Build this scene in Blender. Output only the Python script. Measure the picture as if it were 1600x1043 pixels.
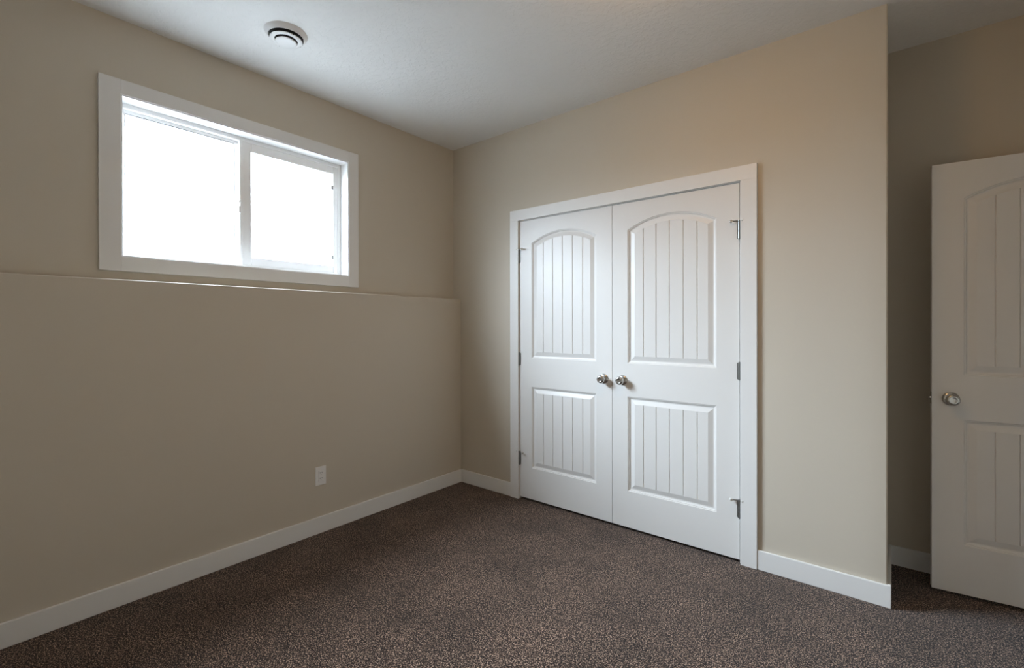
import bpy, bmesh, math
from mathutils import Vector, Matrix
S = bpy.context.scene
for o in list(bpy.data.objects):
    bpy.data.objects.remove(o)
C = S.collection
PI = math.pi

# ------------------------------------------------------------------ camera
cam_d = bpy.data.cameras.new('camera'); cam = bpy.data.objects.new('camera', cam_d); C.objects.link(cam)
cam_d.sensor_width = 36; cam_d.lens = 731.06 / 1600 * 36
cam_d.shift_y = -11.94 / 1600
cam_d.clip_start = .02
YAW, PITCH, ROLL = (math.radians(a) for a in (39.0992, -.1538, -.0966))
fw = Vector((-math.sin(YAW) * math.cos(PITCH), math.cos(YAW) * math.cos(PITCH), math.sin(PITCH)))
r0 = Vector((math.cos(YAW), math.sin(YAW), 0)); u0 = r0.cross(fw)
rt = r0 * math.cos(ROLL) + u0 * math.sin(ROLL); up = -r0 * math.sin(ROLL) + u0 * math.cos(ROLL)
M3 = Matrix((rt, up, -fw)).transposed()
cam.matrix_world = Matrix.Translation((2.8515, -2.7298, 1.2854)) @ M3.to_4x4()
S.camera = cam

# ------------------------------------------------------------------ view, world, lights
S.view_settings.view_transform = 'Standard'; S.view_settings.look = 'None'
S.view_settings.gamma = 1; S.view_settings.use_curve_mapping = False
S.view_settings.exposure = 0.0
SKY, LAMP = 38.5, 33.0
SKY_COL = (.795, .912, 1.065)
w = bpy.data.worlds.new('overcast'); S.world = w; w.use_nodes = True
nt = w.node_tree; nt.nodes.clear()
tc = nt.nodes.new('ShaderNodeTexCoord'); sp = nt.nodes.new('ShaderNodeSeparateXYZ')
cr = nt.nodes.new('ShaderNodeValToRGB'); bg = nt.nodes.new('ShaderNodeBackground'); ow = nt.nodes.new('ShaderNodeOutputWorld')
mp = nt.nodes.new('ShaderNodeMapRange'); mp.inputs['From Min'].default_value = -1
nt.links.new(tc.outputs['Generated'], sp.inputs[0]); nt.links.new(sp.outputs['Z'], mp.inputs['Value'])
nt.links.new(mp.outputs[0], cr.inputs[0]); nt.links.new(bg.outputs[0], ow.inputs[0])
e = cr.color_ramp.elements
e[0].position = .49; e[0].color = (.10, .10, .10, 1)
e[1].position = .5; e[1].color = tuple(.60 * c for c in SKY_COL) + (1,)
x = e.new(.62); x.color = tuple(1.05 * c for c in SKY_COL) + (1,)
x = e.new(.76); x.color = tuple(1.5 * c for c in SKY_COL) + (1,)
x = e.new(1.0); x.color = tuple(1.2 * c for c in SKY_COL) + (1,)
bg.inputs['Strength'].default_value = SKY
# veiled sun: a broad brighter area in the cloud cover in front of the window
GLOW, GDIR = 2.0, Vector((-.88, -.18, .54)).normalized()
dt = nt.nodes.new('ShaderNodeVectorMath'); dt.operation = 'DOT_PRODUCT'; dt.inputs[1].default_value = GDIR
mxm = nt.nodes.new('ShaderNodeMath'); mxm.operation = 'MAXIMUM'; mxm.inputs[1].default_value = 0
pw = nt.nodes.new('ShaderNodeMath'); pw.operation = 'POWER'; pw.inputs[1].default_value = 6
ml = nt.nodes.new('ShaderNodeMath'); ml.operation = 'MULTIPLY_ADD'; ml.inputs[1].default_value = GLOW; ml.inputs[2].default_value = 1
sc_ = nt.nodes.new('ShaderNodeVectorMath'); sc_.operation = 'SCALE'
nt.links.new(tc.outputs['Generated'], dt.inputs[0]); nt.links.new(dt.outputs['Value'], mxm.inputs[0]); nt.links.new(mxm.outputs[0], pw.inputs[0])
nt.links.new(pw.outputs[0], ml.inputs[0]); nt.links.new(cr.outputs[0], sc_.inputs[0]); nt.links.new(ml.outputs[0], sc_.inputs['Scale'])
nt.links.new(sc_.outputs[0], bg.inputs[0])
# daylight portal filling the window opening
pd = bpy.data.lights.new('window_portal', 'AREA'); pd.shape = 'RECTANGLE'; pd.size = .775; pd.size_y = 1.205
pd.cycles.is_portal = True
po = bpy.data.objects.new('window_portal', pd); C.objects.link(po)
po.location = (-.128, -1.5765, 1.999); po.rotation_euler = (0, math.radians(-90), 0)
# the room's ceiling lamp: its glowing dome is built below; LAMP is the dome's strength
LAMP_POS = (2.15, -1.12)
LAMP_COL = (1.0, .55, .17)

# ------------------------------------------------------------------ materials
def mat(name, col, rough=.5, metal=0, bump=None, spec=.5, coat=0):
    m = bpy.data.materials.new(name); m.use_nodes = True
    n = m.node_tree; b = n.nodes['Principled BSDF']
    b.inputs['Base Color'].default_value = (*col, 1); b.inputs['Roughness'].default_value = rough
    b.inputs['Metallic'].default_value = metal; b.inputs['Specular IOR Level'].default_value = spec
    if bump:                                  # list of (scale, strength, distance, detail)
        g = n.nodes.new('ShaderNodeNewGeometry'); prev = None
        for sc_, st, di, de in bump:
            t = n.nodes.new('ShaderNodeTexNoise'); t.inputs['Scale'].default_value = sc_; t.inputs['Detail'].default_value = de
            n.links.new(g.outputs['Position'], t.inputs['Vector'])
            bp = n.nodes.new('ShaderNodeBump'); bp.inputs['Strength'].default_value = st; bp.inputs['Distance'].default_value = di
            n.links.new(t.outputs['Fac'], bp.inputs['Height'])
            if prev: n.links.new(prev.outputs[0], bp.inputs['Normal'])
            prev = bp
        n.links.new(prev.outputs[0], b.inputs['Normal'])
    return m
M = {}
M['wall'] = mat('greige_wall_paint', (.56, .504, .42), .62, bump=[(260, .05, .002, 2), (1.5, .02, .02, 1)], spec=.35)
M['white'] = mat('white_semigloss_paint', (.735, .72, .70), .38, bump=[(350, .02, .001, 1)])
M['trim'] = mat('white_trim_paint', (.76, .75, .735), .36)
M['vinyl'] = mat('white_window_vinyl', (.90, .90, .90), .32)
M['plastic'] = mat('white_plastic', (.78, .77, .76), .35)
M['nickel'] = mat('satin_nickel', (.55, .54, .52), .24, 1)
M['steel'] = mat('brushed_steel_hinge', (.27, .27, .26), .34, 1)
M['dark'] = mat('dark_hollow', (.015, .015, .015), .8)
M['black'] = mat('black_metal', (.02, .02, .02), .5)
M['rubber'] = mat('white_rubber_tip', (.62, .61, .58), .6)
M['gasket'] = mat('grey_glazing_seal', (.32, .33, .35), .6)
M['ground'] = mat('pale_gravel', (.13, .128, .125), .9)

def ceiling_mat():
    m = bpy.data.materials.new('knockdown_ceiling'); m.use_nodes = True
    n = m.node_tree; b = n.nodes['Principled BSDF']
    b.inputs['Base Color'].default_value = (.82, .812, .80, 1); b.inputs['Roughness'].default_value = .85; b.inputs['Specular IOR Level'].default_value = .2
    g = n.nodes.new('ShaderNodeNewGeometry')
    t = n.nodes.new('ShaderNodeTexNoise'); t.inputs['Scale'].default_value = 38; t.inputs['Detail'].default_value = 3; t.inputs['Distortion'].default_value = .6
    r = n.nodes.new('ShaderNodeValToRGB'); r.color_ramp.elements[0].position = .47; r.color_ramp.elements[1].position = .56
    t2 = n.nodes.new('ShaderNodeTexNoise'); t2.inputs['Scale'].default_value = 150; t2.inputs['Detail'].default_value = 2
    n.links.new(g.outputs['Position'], t.inputs['Vector']); n.links.new(g.outputs['Position'], t2.inputs['Vector'])
    n.links.new(t.outputs['Fac'], r.inputs[0])
    b1 = n.nodes.new('ShaderNodeBump'); b1.inputs['Strength'].default_value = .35; b1.inputs['Distance'].default_value = .0025
    b2 = n.nodes.new('ShaderNodeBump'); b2.inputs['Strength'].default_value = .18; b2.inputs['Distance'].default_value = .002
    n.links.new(r.outputs[0], b1.inputs['Height']); n.links.new(t2.outputs['Fac'], b2.inputs['Height'])
    n.links.new(b1.outputs[0], b2.inputs['Normal']); n.links.new(b2.outputs[0], b.inputs['Normal'])
    return m
M['ceil'] = ceiling_mat()

def carpet_mat():
    m = bpy.data.materials.new('brown_cut_pile_carpet'); m.use_nodes = True
    n = m.node_tree; b = n.nodes['Principled BSDF']
    b.inputs['Roughness'].default_value = .95; b.inputs['Specular IOR Level'].default_value = .05
    b.inputs['Sheen Weight'].default_value = .15; b.inputs['Sheen Roughness'].default_value = .5
    g = n.nodes.new('ShaderNodeNewGeometry')
    t = n.nodes.new('ShaderNodeTexNoise'); t.inputs['Scale'].default_value = 190; t.inputs['Detail'].default_value = 2; t.inputs['Roughness'].default_value = .7
    r = n.nodes.new('ShaderNodeValToRGB')
    e = r.color_ramp.elements
    e[0].position = .42; e[0].color = (.008, .004, .003, 1)
    e[1].position = .62; e[1].color = (.42, .29, .212, 1)
    x = e.new(.49); x.color = (.013, .0065, .0045, 1)
    x = e.new(.55); x.color = (.050, .028, .019, 1)
    v = n.nodes.new('ShaderNodeTexVoronoi'); v.inputs['Scale'].default_value = 290
    vs = n.nodes.new('ShaderNodeSeparateColor'); n.links.new(v.outputs['Color'], vs.inputs[0])
    va = n.nodes.new('ShaderNodeMath'); va.operation = 'MULTIPLY_ADD'; va.inputs[1].default_value = .16; va.inputs[2].default_value = -.08
    n.links.new(vs.outputs[0], va.inputs[0])
    fa = n.nodes.new('ShaderNodeMath'); fa.operation = 'ADD'; n.links.new(t.outputs['Fac'], fa.inputs[0]); n.links.new(va.outputs[0], fa.inputs[1])
    # large soft patches where the pile leans differently
    p = n.nodes.new('ShaderNodeTexNoise'); p.inputs['Scale'].default_value = 3.2; p.inputs['Detail'].default_value = 3
    pm = n.nodes.new('ShaderNodeMapRange'); pm.inputs['From Min'].default_value = .3; pm.inputs['From Max'].default_value = .7
    pm.inputs['To Min'].default_value = .76; pm.inputs['To Max'].default_value = 1.22
    mx = n.nodes.new('ShaderNodeMix'); mx.data_type = 'RGBA'; mx.blend_type = 'MULTIPLY'; mx.inputs['Factor'].default_value = 1
    for q in (t, v, p): n.links.new(g.outputs['Position'], q.inputs['Vector'])
    n.links.new(fa.outputs[0], r.inputs[0]); n.links.new(p.outputs['Fac'], pm.inputs['Value'])
    n.links.new(r.outputs[0], mx.inputs[6]); n.links.new(pm.outputs[0], mx.inputs[7]); n.links.new(mx.outputs[2], b.inputs['Base Color'])
    b1 = n.nodes.new('ShaderNodeBump'); b1.inputs['Strength'].default_value = .5; b1.inputs['Distance'].default_value = .003
    b2 = n.nodes.new('ShaderNodeBump'); b2.inputs['Strength'].default_value = .5; b2.inputs['Distance'].default_value = .003
    n.links.new(t.outputs['Fac'], b1.inputs['Height']); n.links.new(v.outputs['Distance'], b2.inputs['Height'])
    n.links.new(b1.outputs[0], b2.inputs['Normal']); n.links.new(b2.outputs[0], b.inputs['Normal'])
    return m
M['carpet'] = carpet_mat()

def glass_mat():
    m = bpy.data.materials.new('window_glass'); m.use_nodes = True
    n = m.node_tree; n.nodes.clear()
    o = n.nodes.new('ShaderNodeOutputMaterial'); mx = n.nodes.new('ShaderNodeMixShader')
    tr = n.nodes.new('ShaderNodeBsdfTransparent'); gl = n.nodes.new('ShaderNodeBsdfGlossy'); lw = n.nodes.new('ShaderNodeLayerWeight'); lw.inputs['Blend'].default_value = .5
    p5 = n.nodes.new('ShaderNodeMath'); p5.operation = 'POWER'; p5.inputs[1].default_value = 5
    fr = n.nodes.new('ShaderNodeMath'); fr.operation = 'MULTIPLY_ADD'; fr.inputs[1].default_value = .8; fr.inputs[2].default_value = .03
    tr.inputs['Color'].default_value = (.95, .97, .965, 1); gl.inputs['Roughness'].default_value = .02
    n.links.new(lw.outputs['Facing'], p5.inputs[0]); n.links.new(p5.outputs[0], fr.inputs[0])
    n.links.new(fr.outputs[0], mx.inputs[0]); n.links.new(tr.outputs[0], mx.inputs[1]); n.links.new(gl.outputs[0], mx.inputs[2])
    n.links.new(mx.outputs[0], o.inputs[0])
    return m
M['glass'] = glass_mat()
def screen_mat():
    m = bpy.data.materials.new('insect_screen_mesh'); m.use_nodes = True
    n = m.node_tree; n.nodes.clear()
    o = n.nodes.new('ShaderNodeOutputMaterial'); mx = n.nodes.new('ShaderNodeMixShader'); mx.inputs[0].default_value = .12
    tr = n.nodes.new('ShaderNodeBsdfTransparent'); df = n.nodes.new('ShaderNodeBsdfDiffuse'); df.inputs['Color'].default_value = (.12, .12, .12, 1)
    n.links.new(tr.outputs[0], mx.inputs[1]); n.links.new(df.outputs[0], mx.inputs[2]); n.links.new(mx.outputs[0], o.inputs[0])
    return m
M['screen'] = screen_mat()
def lamp_mat():
    m = bpy.data.materials.new('frosted_lamp_glass'); m.use_nodes = True
    n = m.node_tree; b = n.nodes['Principled BSDF']
    b.inputs['Base Color'].default_value = (.9, .85, .78, 1); b.inputs['Transmission Weight'].default_value = .0
    b.inputs['Emission Color'].default_value = (*LAMP_COL, 1); b.inputs['Emission Strength'].default_value = LAMP
    return m
M['lamp'] = lamp_mat()

# ------------------------------------------------------------------ helpers
def box(bm, x0, y0, z0, x1, y1, z1):
    vs = [bm.verts.new(p) for p in ((x0,y0,z0),(x1,y0,z0),(x1,y1,z0),(x0,y1,z0),(x0,y0,z1),(x1,y0,z1),(x1,y1,z1),(x0,y1,z1))]
    for f in ((0,3,2,1),(4,5,6,7),(0,1,5,4),(1,2,6,5),(2,3,7,6),(3,0,4,7)):
        bm.faces.new([vs[i] for i in f])
    return vs
def boxes(*bs):
    bm = bmesh.new()
    for b in bs: box(bm, *b)
    return bm
def lathe(bm, prof, mtx=Matrix(), n=40, closed=False):
    """prof: list of (radius, height along local z)"""
    rings = []
    for r, h in prof:
        if r < 1e-6: rings.append([bm.verts.new(mtx @ Vector((0, 0, h)))])
        else: rings.append([bm.verts.new(mtx @ Vector((r*math.cos(2*PI*k/n), r*math.sin(2*PI*k/n), h))) for k in range(n)])
    pairs = list(zip(rings, rings[1:]))
    if closed: pairs.append((rings[-1], rings[0]))
    for a, b in pairs:
        for k in range(n):
            k2 = (k+1) % n
            if len(a) == 1 and len(b) == 1: continue
            if len(a) == 1: bm.faces.new((a[0], b[k], b[k2]))
            elif len(b) == 1: bm.faces.new((a[k], b[0], a[k2]))
            else: bm.faces.new((a[k], b[k], b[k2], a[k2]))
def obj(name, bm, m, parent=None, bevel=0, smooth=False, seg=2, angle=40):
    bmesh.ops.recalc_face_normals(bm, faces=bm.faces)
    me = bpy.data.meshes.new(name); bm.to_mesh(me); bm.free()
    me.materials.append(m)
    o = bpy.data.objects.new(name, me); C.objects.link(o)
    if parent: o.parent = parent
    if bevel:
        b = o.modifiers.new('bevel', 'BEVEL'); b.width = bevel; b.segments = seg; b.limit_method = 'ANGLE'; b.angle_limit = math.radians(35)
    if smooth:
        for p in me.polygons: p.use_smooth = True
        if angle < 180:
            me.set_sharp_from_angle(angle=math.radians(angle))
    return o
def tag(o, label, cat, kind=None, group=None):
    o['label'] = label; o['category'] = cat
    if kind: o['kind'] = kind
    if group: o['group'] = group
    return o
def struct(name, bm, m, label, cat, **k):
    return tag(obj(name, bm, m, **k), label, cat, 'structure')
def empty(name, loc, rz=0):
    o = bpy.data.objects.new(name, None); C.objects.link(o); o.location = loc; o.rotation_euler = (0, 0, rz); o.empty_display_size = .1
    return o

H = 2.743; L = 2.835; D = .51; A = .092; LZ = 1.499
XE = 3.80; YB = -3.25; T = .012
BH = .102; BT = .014

# ------------------------------------------------------------------ shell
bm = boxes((-.3, YB - .15, -.12, 5.2, .8, 0))
struct('floor', bm, M['carpet'], 'speckled dark brown cut-pile carpet covering the whole bedroom floor', 'carpet')
bm = boxes((-.3, YB - .15, H, 5.2, .8, H + .12))
struct('ceiling', bm, M['ceil'], 'white knockdown-textured flat ceiling over the bedroom', 'ceiling')

# left (window) wall with its opening
WY0, WY1, WZ0, WZ1 = -2.175, -.978, 1.615, 2.383
bm = boxes((-.125, YB, 0, 0, WY0, H), (-.125, WY1, 0, 0, .12, H), (-.125, WY0, 0, 0, WY1, WZ0), (-.125, WY0, WZ1, 0, WY1, H))
wl = struct('wall_left', bm, M['wall'], 'greige painted wall with the wide window set in its upper half', 'wall')
bm = boxes((0, YB, 0, A, 0, LZ))
obj('foundation_ledge', bm, M['wall'], wl, bevel=.006, seg=4, smooth=True)

# closet wall, its opening, its return and the recess
OX0, OX1, OZ = .684, 2.235, 2.072
def extrude(bm, pts, vec):
    a = [bm.verts.new(p) for p in pts]; b = [bm.verts.new(Vector(p) + Vector(vec)) for p in pts]
    bm.faces.new(a); bm.faces.new(b[::-1])
    for k in range(len(a)):
        k2 = (k + 1) % len(a); bm.faces.new((a[k], b[k], b[k2], a[k2]))
bm = bmesh.new(); LB = L - .11
extrude(bm, [(0, 0, 0), (OX0, 0, 0), (OX0, 0, OZ), (OX1, 0, OZ), (OX1, 0, 0), (LB, 0, 0), (LB, 0, H), (0, 0, H)], (0, .11, 0))
rr = .007
arc = [(L - rr + rr * math.sin(t), rr - rr * math.cos(t), 0) for t in (PI / 2 * k / 5 for k in range(6))]
extrude(bm, [(LB, 0, 0)] + arc + [(L, D, 0), (LB, D, 0)], (0, 0, H))
wr = struct('wall_right', bm, M['wall'], 'greige painted wall around the white double closet doors', 'wall', smooth=True)
struct('wall_closet', boxes((0, D + .1, 0, L - .11, D + .2, H), (-.125, .12, 0, 0, D + .2, H)), M['wall'], 'plain inner wall at the back of the closet', 'wall')
struct('wall_recess', boxes((L - .11, D, 0, XE + .1, D + .1, H)), M['wall'], 'shaded tan far wall of the entry recess, behind the open door', 'wall')
# entry wall with doorway, wall behind the camera, small hall
EY0, EY1, EZ = -.42, .385, 2.075
struct('wall_entry', boxes((XE, YB, 0, XE + .11, EY0, H), (XE, EY1, 0, XE + .11, D, H), (XE, EY0, EZ, XE + .11, EY1, H)), M['wall'], 'greige wall with the entry doorway', 'wall')
struct('wall_back', boxes((-.125, YB - .12, 0, XE + .11, YB, H)), M['wall'], 'greige wall behind the viewer', 'wall')
struct('wall_hall', boxes((5.0, -1.3, 0, 5.1, .75, H), (XE + .11, .65, 0, 5.0, .75, H), (XE + .11, -1.3, 0, 5.0, -1.2, H)), M['wall'], 'greige hall walls beyond the entry doorway', 'wall')

# baseboards
def baseboard(name, bs, label):
    return struct(name, boxes(*bs), M['trim'], label, 'baseboard', bevel=.003, seg=2)
baseboard('baseboard_left', [(A, YB, 0, A + BT, -BT, BH)], 'white flat baseboard along the foot of the window wall')
baseboard('baseboard_right', [(A, -BT, 0, .629, 0, BH)], 'short white baseboard between the room corner and the closet casing')
baseboard('baseboard_corner', [(2.301, -BT, 0, L + BT, 0, BH), (L, 0, 0, L + BT, D - BT, BH)], 'white baseboard right of the closet doors, wrapping the outside wall corner')
baseboard('baseboard_recess', [(L + .001, D - BT, 0, XE - BT, D, BH)], 'white baseboard along the recess wall behind the open door')
baseboard('baseboard_entry', [(XE - BT, YB + BT, 0, XE, EY0 - .08, BH)], 'white baseboard along the entry wall')
baseboard('baseboard_back', [(A + BT, YB, 0, XE, YB + BT, BH)], 'white baseboard along the wall behind the viewer')

# ------------------------------------------------------------------ window
W = tag(empty('window_1', (0, -1.576, WZ0)), 'wide white vinyl sliding window high on the left wall', 'window', 'structure')
def wpart(name, bs, m, parent=W, bevel=.0015, seg=2):
    bm = bmesh.new()
    for b in bs: box(bm, *b)
    o = obj(name, bm, m, None, bevel=bevel, seg=seg)
    o.parent = parent
    o.matrix_parent_inverse = Matrix.Translation(-Vector(W.location)) if parent is W else Matrix()
    if parent is not W:
        pass
    return o
CW = .081
# flat casing boards
wpart('casing', [(0, WY0 - CW, WZ0 - .07, .018, WY0, WZ1 + .069), (0, WY1, WZ0 - .07, .018, WY1 + CW - .009, WZ1 + .069),
                 (0, WY0, WZ1, .018, WY1, WZ1 + .069), (0, WY0, WZ0 - .07, .018, WY1, WZ0)], M['trim'], bevel=.001)
# jamb extension lining the reveal
R = .006
wpart('jamb_liner', [(-.125, WY0, WZ0, .014, WY0 + R, WZ1), (-.125, WY1 - R, WZ0, .014, WY1, WZ1),
                     (-.125, WY0 + R, WZ1 - R, .014, WY1 - R, WZ1), (-.125, WY0 + R, WZ0, .014, WY1 - R, WZ0 + R)], M['trim'], bevel=.0008)
y0, y1, z0, z1 = WY0 + R, WY1 - R, WZ0 + R, WZ1 - R
def ring(x0, x1, y0, y1, z0, z1, w0, w1, wb, wt):
    return [(x0, y0, z0, x1, y0 + w0, z1), (x0, y1 - w1, z0, x1, y1, z1), (x0, y0 + w0, z0, x1, y1 - w1, z0 + wb), (x0, y0 + w0, z1 - wt, x1, y1 - w1, z1)]
# outer vinyl frame with inner track step
fr = wpart('window_frame', ring(-.124, -.074, y0, y1, z0, z1, .020, .020, .018, .022) + ring(-.123, -.100, y0 + .02, y1 - .02, z0 + .018, z1 - .022, .012, .012, .012, .016)
           + [(-.123, -1.640, z0 + .03, -.104, -1.612, z1 - .038)], M['vinyl'])
fy0, fy1 = y0 + .032, -1.640
def glass(name, x, ya, yb, za, zb, parent=W):
    bm = boxes((x - .002, ya, za, x + .002, yb, zb))
    o = obj(name, bm, M['glass']); o.parent = parent
    o.matrix_parent_inverse = Matrix.Translation(-Vector(W.location))
    return o
glass('fixed_pane', -.116, fy0 - .004, fy1 + .004, z0 + .026, z1 - .034)
wpart('glazing_seal', ring(-.114, -.102, fy0, fy1, z0 + .030, z1 - .038, .0025, .0025, .0025, .0035), M['gasket'], bevel=0)
# sliding sash, nearer the room
sy0, sy1, sz0, sz1 = -1.606, y1 - .012, z0 + .016, z1 - .018
sash = wpart('sliding_sash', ring(-.100, -.080, sy0, sy1, sz0, sz1, .050, .040, .050, .052), M['vinyl'], bevel=.003)
gl = glass('sash_pane', -.090, sy0 + .046, sy1 - .036, sz0 + .046, sz1 - .048, W)
so = obj('insect_screen', boxes((-.1185, sy0 + .01, z0 + .012, -.1175, y1 - .018, z1 - .018)), M['screen']); so.parent = W
so.matrix_parent_inverse = Matrix.Translation(-Vector(W.location)); so['label'] = 'fine grey mesh'
# meeting rail lip and latch
wpart('sash_pull_rail', [(-.096, -1.622, sz0, -.074, -1.604, sz1)], M['vinyl'], bevel=.003)
lat = wpart('sash_latch', [(-.080, -1.632, 1.935, -.064, -1.616, 2.010)], M['plastic'], bevel=.006, seg=3)
lat['label'] = 'small white latch'
lk = bmesh.new(); box(lk, -.066, -1.629, 1.972, -.055, -1.620, 1.992)
lko = obj('latch_lever', lk, M['plastic'], bevel=.003); lko.parent = lat
for zz in (2.215, 1.745):
    c = wpart('screen_clip', [(-.088, sy1 - .052, zz - .014, -.082, sy1 - .036, zz + .014)], M['gasket'], bevel=.003)
# pale ground outside at grade
struct('ground', boxes((-40, -40, 1.30, -.14, 40, 1.36)), M['ground'], 'pale ground outside below the window', 'ground')

# ------------------------------------------------------------------ panelled doors
def panel_geo(bm, x0, x1, z0, z1, zc, holes, F=0.0):
    """recessed and raised plank panel, front face at y=F looking to -y; zc = crown height (== z1 for a square top)"""
    w = x1 - x0; cx = (x0 + x1) / 2; arch = zc > z1 + 1e-4
    if arch:
        s = zc - z1; r = ((w/2)**2 + s*s) / (2*s); cz = zc - r
    ng = 5; sp = .0805; g = .0038
    prof = [(0, 0), (.0030, .0038), (.0070, .0040), (.0100, .0095), (.0150, .0110), (.0200, .0108), (.0410, .0040), (.0460, .0026)]
    dl = prof[-1][0]
    xa, xb = x0 + dl, x1 - dl
    gs = [cx + (k - 2) * sp for k in range(ng)]
    xs = sorted(set([xa + (xb - xa) * k / 28 for k in range(29)] + [q + d for q in gs for d in (-g, 0, g)]))
    ts = [(q - xa) / (xb - xa) for q in xs]
    def ztop(x, d):
        return cz + math.sqrt(max((r - d)**2 - (x - cx)**2, 0)) if arch else z1 - d
    def ringpts(d, y):
        a, b = x0 + d, x1 - d
        top = [Vector((a + (b - a) * t, F + y, ztop(a + (b - a) * t, d))) for t in ts]
        bot = [Vector((a + (b - a) * t, F + y, z0 + d)) for t in ts]
        return top, bot
    prev = None
    for d, y in prof:
        tp, bt = ringpts(d, y)
        tv = [bm.verts.new(p) for p in tp]; bv = [bm.verts.new(p) for p in bt]
        if prev is None: holes.append(tv + bv[::-1])
        else:
            pt, pb = prev
            for k in range(len(ts) - 1):
                bm.faces.new((pt[k], pt[k+1], tv[k+1], tv[k])); bm.faces.new((pb[k+1], pb[k], bv[k], bv[k+1]))
            bm.faces.new((pt[-1], pb[-1], bv[-1], tv[-1])); bm.faces.new((pb[0], pt[0], tv[0], bv[0]))
        prev = (tv, bv)
    tv, bv = prev
    isg = [any(abs(q - c) < 1e-6 for c in gs) for q in xs]
    dep = .0045
    lowt = {}; lowb = {}
    for k, f in enumerate(isg):
        if f:
            lowt[k] = bm.verts.new(tv[k].co + Vector((0, dep, 0))); lowb[k] = bm.verts.new(bv[k].co + Vector((0, dep, 0)))
            bm.faces.new((tv[k-1], tv[k], lowt[k])); bm.faces.new((tv[k], tv[k+1], lowt[k]))
            bm.faces.new((bv[k], bv[k-1], lowb[k])); bm.faces.new((bv[k+1], bv[k], lowb[k]))
    for k in range(len(xs) - 1):
        t1, b1 = lowt.get(k, tv[k]), lowb.get(k, bv[k]); t2, b2 = lowt.get(k+1, tv[k+1]), lowb.get(k+1, bv[k+1])
        bm.faces.new((t1, t2, b2, b1))

def door_leaf(x0, x1, z0, z1, px0, px1, th=.035, both=False):
    """slab with two plank panels on its front (y=0); back at y=th"""
    bm = bmesh.new()
    def side(F, flip):
        b2 = bmesh.new(); holes = []
        panel_geo(b2, px0, px1, 1.045, 1.878, 1.948, holes)
        panel_geo(b2, px0, px1, .245, .837, .837, holes)
        edges = []
        outer = [b2.verts.new(p) for p in ((x0, 0, z0), (x1, 0, z0), (x1, 0, z1), (x0, 0, z1))]
        for lp in [outer] + holes:
            n = len(lp)
            for k in range(n):
                e_ = b2.edges.get((lp[k], lp[(k+1) % n])) or b2.edges.new((lp[k], lp[(k+1) % n]))
                edges.append(e_)
        bmesh.ops.triangle_fill(b2, use_beauty=True, use_dissolve=False, edges=edges, normal=(0, -1, 0))
        if flip:
            for v in b2.verts: v.co.y = th - v.co.y
        return b2
    b = side(0, False)
    me = bpy.data.meshes.new('tmp'); b.to_mesh(me); b.free(); bm.from_mesh(me); bpy.data.meshes.remove(me)
    if both:
        b = side(0, True); me = bpy.data.meshes.new('tmp'); b.to_mesh(me); b.free(); bm.from_mesh(me); bpy.data.meshes.remove(me)
    c = [bm.verts.new(p) for p in ((x0,0,z0),(x1,0,z0),(x1,0,z1),(x0,0,z1),(x0,th,z0),(x1,th,z0),(x1,th,z1),(x0,th,z1))]
    for f in ((0,1,5,4),(1,2,6,5),(2,3,7,6),(3,0,4,7)) + (() if both else ((4,5,6,7),)):
        bm.faces.new([c[i] for i in f])
    bmesh.ops.remove_doubles(bm, verts=bm.verts, dist=.00005)
    return bm

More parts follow.
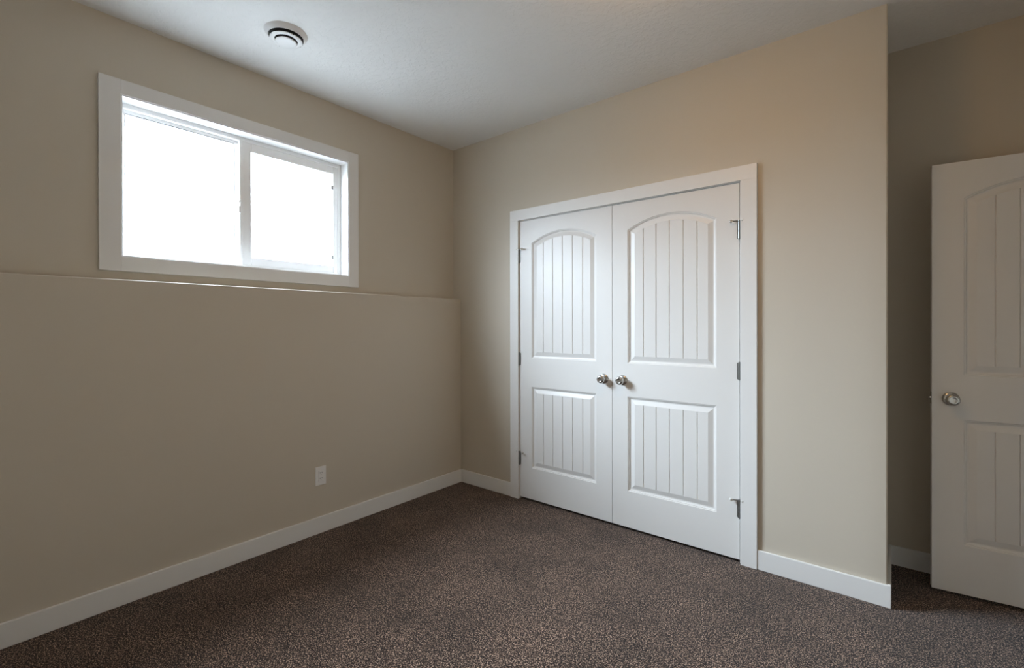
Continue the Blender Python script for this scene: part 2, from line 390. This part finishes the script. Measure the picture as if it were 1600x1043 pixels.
TOY = Matrix.Rotation(math.radians(90), 4, 'X')        # local z -> -y (out of the door front)
def knob(parent, x, z, y=0, flip=1):
    m = Matrix.Translation((x, y, z)) @ (TOY if flip == 1 else Matrix.Rotation(math.radians(-90), 4, 'X'))
    bm = bmesh.new()
    lathe(bm, [(0, .018), (.0105, .018), (.010, .022), (.0115, .026), (.018, .0290), (.0245, .034), (.0268, .0405), (.0262, .047), (.0225, .053), (.0150, .0570), (.0135, .0562), (.006, .0558), (0, .0558)], m, 48)
    k = obj('door_knob', bm, M['nickel'], parent, smooth=True, angle=60)
    bm = bmesh.new()
    lathe(bm, [(0, 0), (.0325, 0), (.0325, .003), (.030, .0065), (.024, .010), (.0150, .0125), (.0125, .019), (0, .019)], m, 48)
    obj('rosette', bm, M['nickel'], k, smooth=True, angle=35)
    return k
def hinge(parent, x, z, side, stop=False, y=-.006):
    """knuckle barrel on the corner between leaf and jamb; side=+1: door lies to +x"""
    bm = bmesh.new()
    h = .089
    pr = [(0, -h/2 - .006), (.003, -h/2 - .005), (.0048, -h/2 - .001), (.0066, -h/2)]
    for k in range(5):
        a = -h/2 + h * k / 5; b = -h/2 + h * (k + 1) / 5
        pr += [(.0072, a + .0006), (.0072, b - .0006)]
        if k < 4: pr += [(.0066, b - .0002), (.0066, b + .0002)]
    pr += [(.0066, h/2), (.0058, h/2 + .001), (.0058, h/2 + .004), (.003, h/2 + .006), (0, h/2 + .006)]
    lathe(bm, pr, Matrix.Translation((x, y, z)), 20)
    hg = obj('hinge', bm, M['steel'], parent, smooth=True, angle=35)
    bm = boxes((x - .013, -.0015, z - h/2, x + .013, .0008, z + h/2))
    obj('hinge_leaf', bm, M['steel'], hg)
    if stop:
        zt = z + h/2 + .006
        bm = bmesh.new()
        lathe(bm, [(.0035, -.002), (.0095, -.002), (.0095, .003), (.0035, .003)], Matrix.Translation((x, y, zt)), 20, closed=True)
        # threaded arm over the door and short arm over the casing
        d = Vector((side * .93, -.36, .0)).normalized()
        q = d.to_track_quat('Z', 'Y').to_matrix().to_4x4()
        lathe(bm, [(0, .006), (.0032, .006), (.0032, .042), (0, .042)], Matrix.Translation((x, y, zt)) @ q, 12)
        d2 = Vector((-side * .88, -.48, .0)).normalized()
        q2 = d2.to_track_quat('Z', 'Y').to_matrix().to_4x4()
        lathe(bm, [(0, .006), (.0026, .006), (.0026, .018), (0, .018)], Matrix.Translation((x, y, zt)) @ q2, 12)
        st = obj('hinge_pin_stop', bm, M['steel'], hg, smooth=True)
        end = Vector((x, y, zt)) + d * .041
        qb = Vector((side * .55, .83, 0)).normalized().to_track_quat('Z', 'Y').to_matrix().to_4x4()
        bm = bmesh.new()
        lathe(bm, [(0, -.008), (.007, -.008), (.0085, -.005), (.0085, .004), (.007, .008), (0, .008)], Matrix.Translation(end) @ qb, 20)
        b_ = obj('bumper_tip', bm, M['rubber'], hg, smooth=True)
        end2 = Vector((x, y, zt)) + d2 * .018
        bm = bmesh.new()
        lathe(bm, [(0, -.003), (.006, -.003), (.006, .004), (.0045, .006), (0, .006)], Matrix.Translation(end2) @ q2, 20)
        obj('bumper_tip', bm, M['rubber'], hg, smooth=True)
    return hg

DZ0, DZ1 = .018, 2.0495
def closet_door(name, x0, x1, px0, px1, kx, hx, side, label):
    d = tag(empty(name, (0, 0, 0)), label, 'door', 'structure')
    obj('door_leaf', door_leaf(x0, x1, DZ0, DZ1, px0, px1), M['white'], d)
    knob(d, kx, .937)
    for z, s in ((1.793, True), (1.035, False), (.300 if side > 0 else .290, True)):
        hinge(d, hx, z, side, s)
    return d
dl_ = closet_door('door_1', .7085, 1.4575, .817, 1.344, 1.400, .7055, 1, 'left leaf of the white double closet doors, nearer the window wall')
dr_ = closet_door('door_2', 1.4605, 2.2125, 1.566, 2.094, 1.531, 2.2135, -1, 'right leaf of the white double closet doors, nearer the open entry door')
for d, xa, xb in ((dl_, 1.375, 1.425), (dr_, 1.495, 1.548)):
    obj('ball_catch', boxes((xa, .002, DZ1 - .001, xb, .03, DZ1 + .0025)), M['black'], d)

# closet casing, jamb and stops
CX0, CX1, CZ = .704, 2.221, 2.056
t1 = struct('trim_1', boxes((.629, -.018, 0, CX0, 0, CZ), (CX1, -.018, 0, 2.301, 0, CZ), (.629, -.018, CZ, 2.301, 0, 2.134)), M['trim'],
            'flat white casing framing the double closet doors', 'door casing', bevel=.0012)
obj('door_jamb', boxes((OX0, .0, 0, .7055, .11, 2.0525), (2.2155, .0, 0, OX1, .11, 2.0525), (OX0, .0, 2.0525, OX1, .11, OZ)), M['trim'], t1)
obj('door_stop', boxes((.7055, .038, 0, .718, .070, 2.040), (2.203, .038, 0, 2.2155, .070, 2.040), (.7055, .038, 2.040, 2.2155, .070, 2.0525)), M['trim'], t1)

# ------------------------------------------------------------------ open entry door
ang = math.radians(6)
d3 = tag(empty('door_3', (3.0, .30, 0), ang), 'white panelled entry door standing open in the recess at the right edge', 'door', 'structure')
DW = .762
obj('door_leaf', door_leaf(0, DW, .016, 2.050, .113, DW - .113, both=True), M['white'], d3)
knob(d3, .068, .932, 0); knob(d3, .068, .932, .035, -1)
o = obj('latch_plate', boxes((-.0012, .006, .903, .001, .029, .960)), M['nickel'], d3)
bm = bmesh.new(); lathe(bm, [(0, 0), (.007, 0), (.007, .006), (.004, .010), (0, .010)], Matrix.Translation((-.001, .0175, .932)) @ Matrix.Rotation(math.radians(-90), 4, 'Y'), 16)
obj('latch_bolt', bm, M['nickel'], d3, smooth=True)
for z in (1.79, 1.03, .28):
    bm = bmesh.new(); lathe(bm, [(0, -.045), (.006, -.045), (.006, .045), (0, .045)], Matrix.Translation((DW + .004, .036, z)), 16)
    obj('hinge', bm, M['steel'], d3, smooth=True)
t2 = struct('trim_2', boxes((XE - .018, EY0 - .075, 0, XE, EY0, EZ), (XE - .018, EY1, 0, XE, EY1 + .075, EZ), (XE - .018, EY0 - .075, EZ, XE, EY1 + .075, EZ + .075)), M['trim'],
            'flat white casing around the entry doorway', 'door casing', bevel=.0012)
obj('door_jamb', boxes((XE, EY0, 0, XE + .11, EY0 + .016, EZ - .016), (XE, EY1 - .002, 0, XE + .11, EY1, EZ - .016), (XE, EY0, EZ - .016, XE + .11, EY1, EZ)), M['trim'], t2)

# ------------------------------------------------------------------ ceiling vent
v = tag(empty('ceiling_vent', (.499, -1.622, H)), 'round white ceiling air vent with two dark ring gaps, above the window side', 'vent')
bm = bmesh.new()
lathe(bm, [(.100, 0), (.098, -.004), (.086, -.020), (.083, -.0215), (.0805, -.0205), (.079, -.012), (.079, -.001)], n=64)
obj('housing', bm, M['plastic'], v, smooth=True)
bm = bmesh.new(); lathe(bm, [(.079, -.003), (0, -.003)], n=48)
obj('duct_throat', bm, M['dark'], v)
bm = bmesh.new(); lathe(bm, [(.0745, -.0325), (.072, -.0345), (.056, -.036), (.053, -.035), (.054, -.0325), (.072, -.031), (.0745, -.0315)], n=64, closed=True)
obj('diffuser_ring', bm, M['plastic'], v, smooth=True)
bm = bmesh.new(); lathe(bm, [(0, -.047), (.042, -.0455), (.0475, -.044), (.049, -.0425), (.0475, -.0415), (0, -.0425)], n=64)
obj('center_disc', bm, M['plastic'], v, smooth=True)
bm = boxes((-.003, -.003, -.044, .003, .003, -.002), (-.075, -.0015, -.034, .075, .0015, -.028), (-.0015, -.075, -.034, .0015, .075, -.028))
obj('spokes', bm, M['dark'], v)

# ------------------------------------------------------------------ wall outlet
o = tag(empty('wall_outlet', (A, -1.2255, .352)), 'white rectangular duplex power outlet low on the wall under the window', 'outlet')
obj('cover_plate', boxes((0, -.035, -.0575, .005, .035, .0575)), M['plastic'], o, bevel=.003, seg=3)
r_ = obj('receptacle', boxes((.004, -.0165, -.0335, .0066, .0165, .0335)), M['plastic'], o, bevel=.0012)
for s in (.017, -.017):
    for yy, hh in ((-.0062, .0042), (.0062, .0034)):
        obj('slot', boxes((.0060, yy - .0011, s + .003 - hh, .0069, yy + .0011, s + .003 + hh)), M['dark'], r_)
    bm = bmesh.new(); lathe(bm, [(0, 0), (.0024, 0), (.0024, .0009), (0, .0009)], Matrix.Translation((.0060, 0, s - .009)) @ Matrix.Rotation(math.radians(90), 4, 'Y'), 16)
    obj('slot', bm, M['dark'], r_)

# ------------------------------------------------------------------ ceiling lamp (the room's own fitting, above the frame)
la = tag(empty('ceiling_lamp', LAMP_POS + (H,)), 'small round flush ceiling lamp in the middle of the room', 'lamp')
bm = bmesh.new(); lathe(bm, [(0, 0), (.15, 0), (.15, -.02), (.14, -.025), (0, -.025)], n=48)
obj('lamp_base', bm, M['nickel'], la, smooth=True)
bm = bmesh.new(); lathe(bm, [(.132, -.025)] + [(.132 * math.cos(t), -.025 - .075 * math.sin(t)) for t in (PI / 2 * k / 10 for k in range(1, 10))] + [(0, -.100)], n=48)
obj('glass_dome', bm, M['lamp'], la, smooth=True)['label'] = 'glowing frosted glass dome'
S.render.film_transparent = False
S.cycles.max_bounces = 12; S.cycles.diffuse_bounces = 8; S.cycles.sample_clamp_indirect = 12
